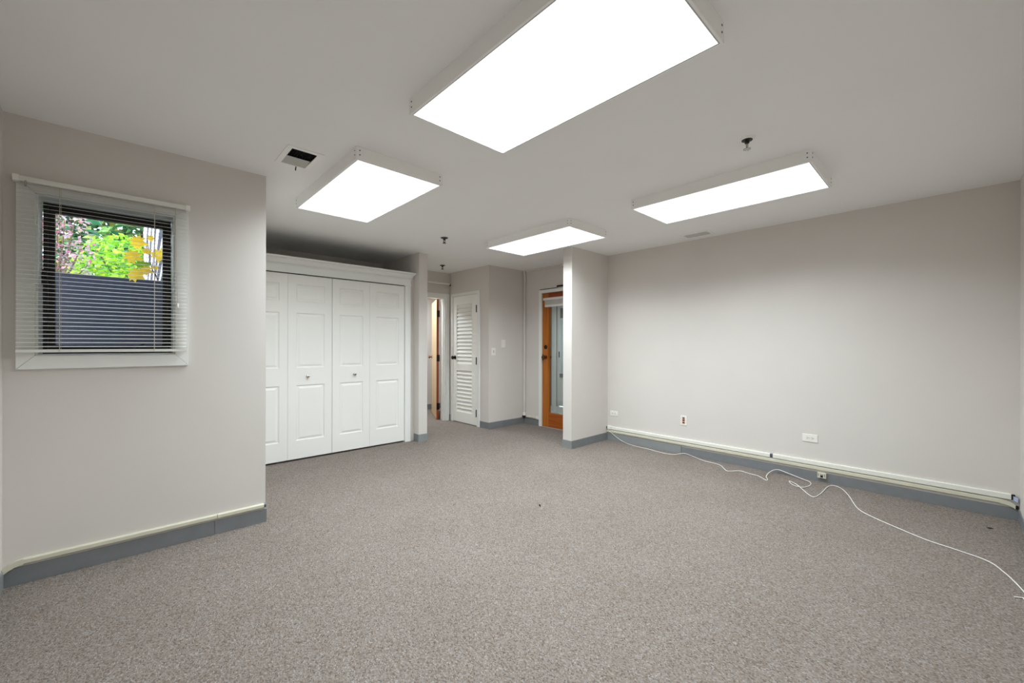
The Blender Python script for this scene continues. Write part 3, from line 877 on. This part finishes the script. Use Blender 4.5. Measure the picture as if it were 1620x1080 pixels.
# ------------------------------------------------------------------ loose cable and specks on the carpet
def catmull(pts, n=6):
    pts = [Vector(q) for q in pts]
    out = []
    for i in range(len(pts) - 1):
        p0, p1, p2, p3 = pts[max(i - 1, 0)], pts[i], pts[i + 1], pts[min(i + 2, len(pts) - 1)]
        for k in range(n):
            t = k / n
            out.append(0.5 * ((2 * p1) + (-p0 + p2) * t + (2 * p0 - 5 * p1 + 4 * p2 - p3) * t * t + (-p0 + 3 * p1 - 3 * p2 + p3) * t ** 3))
    out.append(pts[-1])
    return out
z = 0.005
cable = [(4.640, 3.085, 0.117), (4.640, 3.045, 0.100), (4.652, 2.985, 0.055), (4.640, 2.87, 0.016), (4.597, 2.716, z), (4.573, 2.503, z), (4.533, 2.305, z), (4.554, 2.174, z),
         (4.648, 2.09, 0.016), (4.625, 1.985, 0.010), (4.556, 1.835, z), (4.533, 1.697, z), (4.495, 1.633, z), (4.419, 1.579, z), (4.355, 1.516, z),
         (4.447, 1.439, z), (4.425, 1.35, z), (4.404, 1.261, z), (4.323, 1.178, z), (4.36, 1.172, z), (4.437, 1.205, z + .004), (4.560, 1.205, 0.026), (4.640, 1.165, 0.040), (4.64, 1.08, 0.026),
         (4.590, 0.955, 0.012), (4.551, 0.887, 0.008), (4.484, 0.864, z), (4.391, 0.873, z), (4.333, 0.909, z), (4.360, 0.978, z), (4.450, 1.022, 0.006), (4.370, 0.952, 0.013), (4.27, 0.885, 0.009),
         (4.162, 0.814, z), (4.139, 0.772, z), (4.258, 0.755, z), (4.40, 0.752, z), (4.519, 0.748, 0.006), (4.590, 0.72, 0.006), (4.559, 0.662, z), (4.391, 0.588, z), (4.089, 0.492, z), (3.966, 0.395, z), (3.869, 0.276, z),
         (3.756, 0.118, z), (3.704, -0.02, z), (3.645, -0.142, z), (3.533, -0.196, z), (3.421, -0.229, z), (3.323, -0.251, z), (3.24, -0.27, z), (3.16, -0.285, z),
         (3.10, -0.285, z), (3.10, -0.262, z), (3.17, -0.252, z), (3.236, -0.243, z), (3.232, -0.228, z), (3.222, -0.213, z)]
tag(MB().tube(catmull(cable), 0.0030, 8).build('phone_cable', M['plast'], smooth=True), 'thin white cable trailing along the long wall and across the carpet', 'cable')
random.seed(4)
def speck(x, y, s, rot, label):
    b = MB()
    rings = []
    for k in range(5):
        t = k / 4
        r = s * (0.12 + 0.16 * math.sin(math.pi * t))
        cx, cy = x + math.cos(rot) * s * (t - .5) * 1.6, y + math.sin(rot) * s * (t - .5) * 1.6
        rings.append([(cx - math.sin(rot) * r * math.cos(a) * random.uniform(.7, 1.2), cy + math.cos(rot) * r * math.cos(a) * random.uniform(.7, 1.2), 0.003 + s * .12 + r * .5 * math.sin(a)) for a in [2 * math.pi * i / 6 for i in range(6)]])
    b.loft(rings)
    return tag(b.build('carpet_crumb', M['hole']), label, 'crumb', 'dark crumbs on the carpet')
speck(2.344, 2.188, 0.026, 0.9, 'tiny dark crumb lying in the middle of the carpet')
speck(4.317, -0.178, 0.020, -1.2, 'tiny dark crumb on the carpet by the end of the long wall')

# ------------------------------------------------------------------ outside the window
rw = sbox('wall_retaining', M['slate'], 'dark slate retaining wall close outside the small window', (-1.6, 0.60, 4.30, 4.45, -0.3, 1.755))
sbox('ground_window_well', M['soil'], 'bottom of the window well outside', (-1.6, 0.60, YW + .2, 4.30, -0.3, -0.2))
sbox('ground_garden', M['soil'], 'garden soil behind the retaining wall', (-6, 6, YF + .35, 16, 1.2, 1.6), (-6, 0.60, 4.45, YF + .35, 1.2, 1.6))

def leaf_cloud(name, m, parent, n, center, radii, size, seed):
    rnd = random.Random(seed)
    verts, faces = [], []
    for i in range(n):
        while True:
            d = Vector((rnd.uniform(-1, 1), rnd.uniform(-1, 1), rnd.uniform(-1, 1)))
            if 0.2 < d.length < 1:
                break
        c = Vector(center) + Vector((d.x * radii[0], d.y * radii[1], d.z * radii[2]))
        u = Vector((rnd.gauss(0, 1), rnd.gauss(0, 1), rnd.gauss(0, .6))).normalized()
        w = u.cross(Vector((rnd.gauss(0, 1), rnd.gauss(0, 1), rnd.gauss(0, 1)))).normalized()
        s = size * rnd.uniform(.6, 1.3)
        k = len(verts)
        nrm = u.cross(w) * s * .15
        verts += [c - u * s, c - w * s * .45 + nrm, c + u * s, c + w * s * .45 + nrm]
        faces += [(k, k + 1, k + 2), (k, k + 2, k + 3)]
    me = bpy.data.meshes.new(name)
    me.from_pydata([tuple(v) for v in verts], [], faces)
    me.materials.append(m)
    o = bpy.data.objects.new(name, me)
    COL.objects.link(o)
    o.parent = parent
    o.matrix_parent_inverse = parent.matrix_world.inverted()
    o['kind'] = 'stuff'
    return o
def stems(parent, base, tops, r):
    for tp in tops:
        b0 = Vector(base)
        tp = Vector(tp)
        mid = (b0 + tp) / 2 + Vector((0.04, 0.02, 0.05))
        MB().tube([b0, mid, tp], [r, r * .7, r * .3], 6).build('stem', M['twig'], parent)
s = thing('green_shrub', (-0.05, 6.6, 1.6), 'bright lime green shrub outside the window, behind the retaining wall', 'shrub', 'plants outside the window')
stems(s, (-0.05, 6.6, 1.6), [(-0.3, 6.6, 2.4), (0.0, 6.7, 2.5), (0.2, 6.5, 2.3)], 0.02)
leaf_cloud('foliage', M['green'], s, 3800, (-0.02, 6.7, 2.02), (0.5, 0.5, 0.52), 0.036, 1)
s = thing('pink_shrub', (-0.55, 5.6, 1.6), 'twiggy shrub with pink and mauve autumn leaves outside the window', 'shrub', 'plants outside the window')
stems(s, (-0.55, 5.6, 1.6), [(-0.42, 5.5, 2.4), (-0.6, 5.6, 2.6), (-0.32, 5.7, 2.2), (-0.48, 5.6, 2.7), (-0.36, 5.55, 2.4), (-0.38, 5.5, 2.1), (-0.28, 5.6, 2.0)], 0.012)
leaf_cloud('foliage', M['pink'], s, 1500, (-0.56, 5.6, 2.15), (0.36, 0.35, 0.55), 0.020, 2)
s = thing('tall_tree', (0.3, 9.6, 1.6), 'tall dark green tree with some orange leaves far outside the window', 'tree', 'plants outside the window')
MB().tube([(0.3, 9.6, 1.5), (0.25, 9.6, 2.6), (0.2, 9.6, 4.0)], [.12, .1, .06], 8).build('trunk', M['twig'], s)
leaf_cloud('foliage', M['dgreen'], s, 7500, (-0.1, 9.6, 3.2), (1.7, 0.9, 1.7), 0.09, 3)
# furrowed trunk
s = thing('furrowed_trunk', (0.17, 5.2, 1.6), 'pale grey deeply furrowed tree trunk outside the window', 'tree')
def trunk(pts, rr, seg=22):
    rings = []
    for (px, py, pz), r in zip(pts, rr):
        rings.append([(px + r * math.cos(2 * math.pi * i / seg), py + r * math.sin(2 * math.pi * i / seg), pz) for i in range(seg)])
    MB().loft(rings).build('core', M['bark'], s)
    for i in range(seg):
        a = 2 * math.pi * (i + .5) / seg
        q = []
        for k, ((px, py, pz), r) in enumerate(zip(pts, rr)):
            aa = a + 0.05 * math.sin(i * 2.1 + k * 1.7)
            q.append((px + (r + .002) * math.cos(aa), py + (r + .002) * math.sin(aa), pz))
        MB().tube(q, [r * .085 for r in rr], 6).build('bark_ridge', M['bark2'], s)
trunk([(0.185, 5.2, 1.55), (0.195, 5.2, 1.85), (0.215, 5.2, 2.05), (0.245, 5.2, 2.3), (0.29, 5.2, 2.7), (0.34, 5.2, 3.2)], [0.10, 0.085, 0.10, 0.13, 0.14, 0.14])
# yellow maple sprig near the glass
s = thing('maple_sprig', (0.20, 4.60, 1.6), 'sprig of large yellow maple leaves just outside the window', 'leaves')
MB().tube([(0.20, 4.60, 1.59), (0.19, 4.50, 1.74), (0.165, 4.36, 1.80), (0.135, 4.22, 1.83), (0.118, 4.15, 1.91), (0.110, 4.12, 1.99), (0.105, 4.11, 2.06)], [.005, .0045, .004, .0035, .003, .0025, .0015], 6).build('twig', M['twig'], s)
mp = [(0, -.5), (.10, -.28), (.34, -.38), (.28, -.18), (.52, -.02), (.36, .04), (.42, .26), (.20, .18), (.12, .30), (0, .55), (-.12, .30), (-.20, .18), (-.42, .26), (-.36, .04), (-.52, -.02), (-.28, -.18), (-.34, -.38), (-.10, -.28)]
def maple(c, size, rot, m, tiltx=0.5):
    b = MB()
    top, bot = [], []
    for px, py in mp:
        v = Vector((px * size, 0, py * size))
        v = Matrix.Rotation(rot, 3, 'Y') @ v
        fold = -abs(px) * size * .25
        v = Matrix.Rotation(tiltx, 3, 'X') @ (v + Vector((0, fold, 0)))
        top.append(Vector(c) + v)
        bot.append(Vector(c) + v + Vector((0, .0008, 0)))
    b.prism(top, bot)
    b.build('leaf', m, s)
for c, sz, ro, m, tx in (((0.055, 4.10, 2.005), .115, 1.8, 'yellow', .5), ((0.030, 4.12, 1.90), .125, 2.0, 'yellow', .6), ((0.100, 4.08, 1.945), .07, 1.2, 'yellow', .9),
                         ((0.175, 4.10, 1.925), .115, 3.3, 'yellow', .3), ((0.125, 4.09, 2.045), .055, 1.6, 'yellow', .7), ((0.085, 4.13, 1.845), .11, 2.3, 'lime', .9),
                         ((0.100, 4.08, 1.80), .085, 2.0, 'yellow', .5), ((0.045, 4.11, 1.765), .12, 2.2, 'yellow', .4), ((0.150, 4.10, 1.83), .05, 4.4, 'yellow', .8)):
    maple(c, sz, ro, M[m], tx)
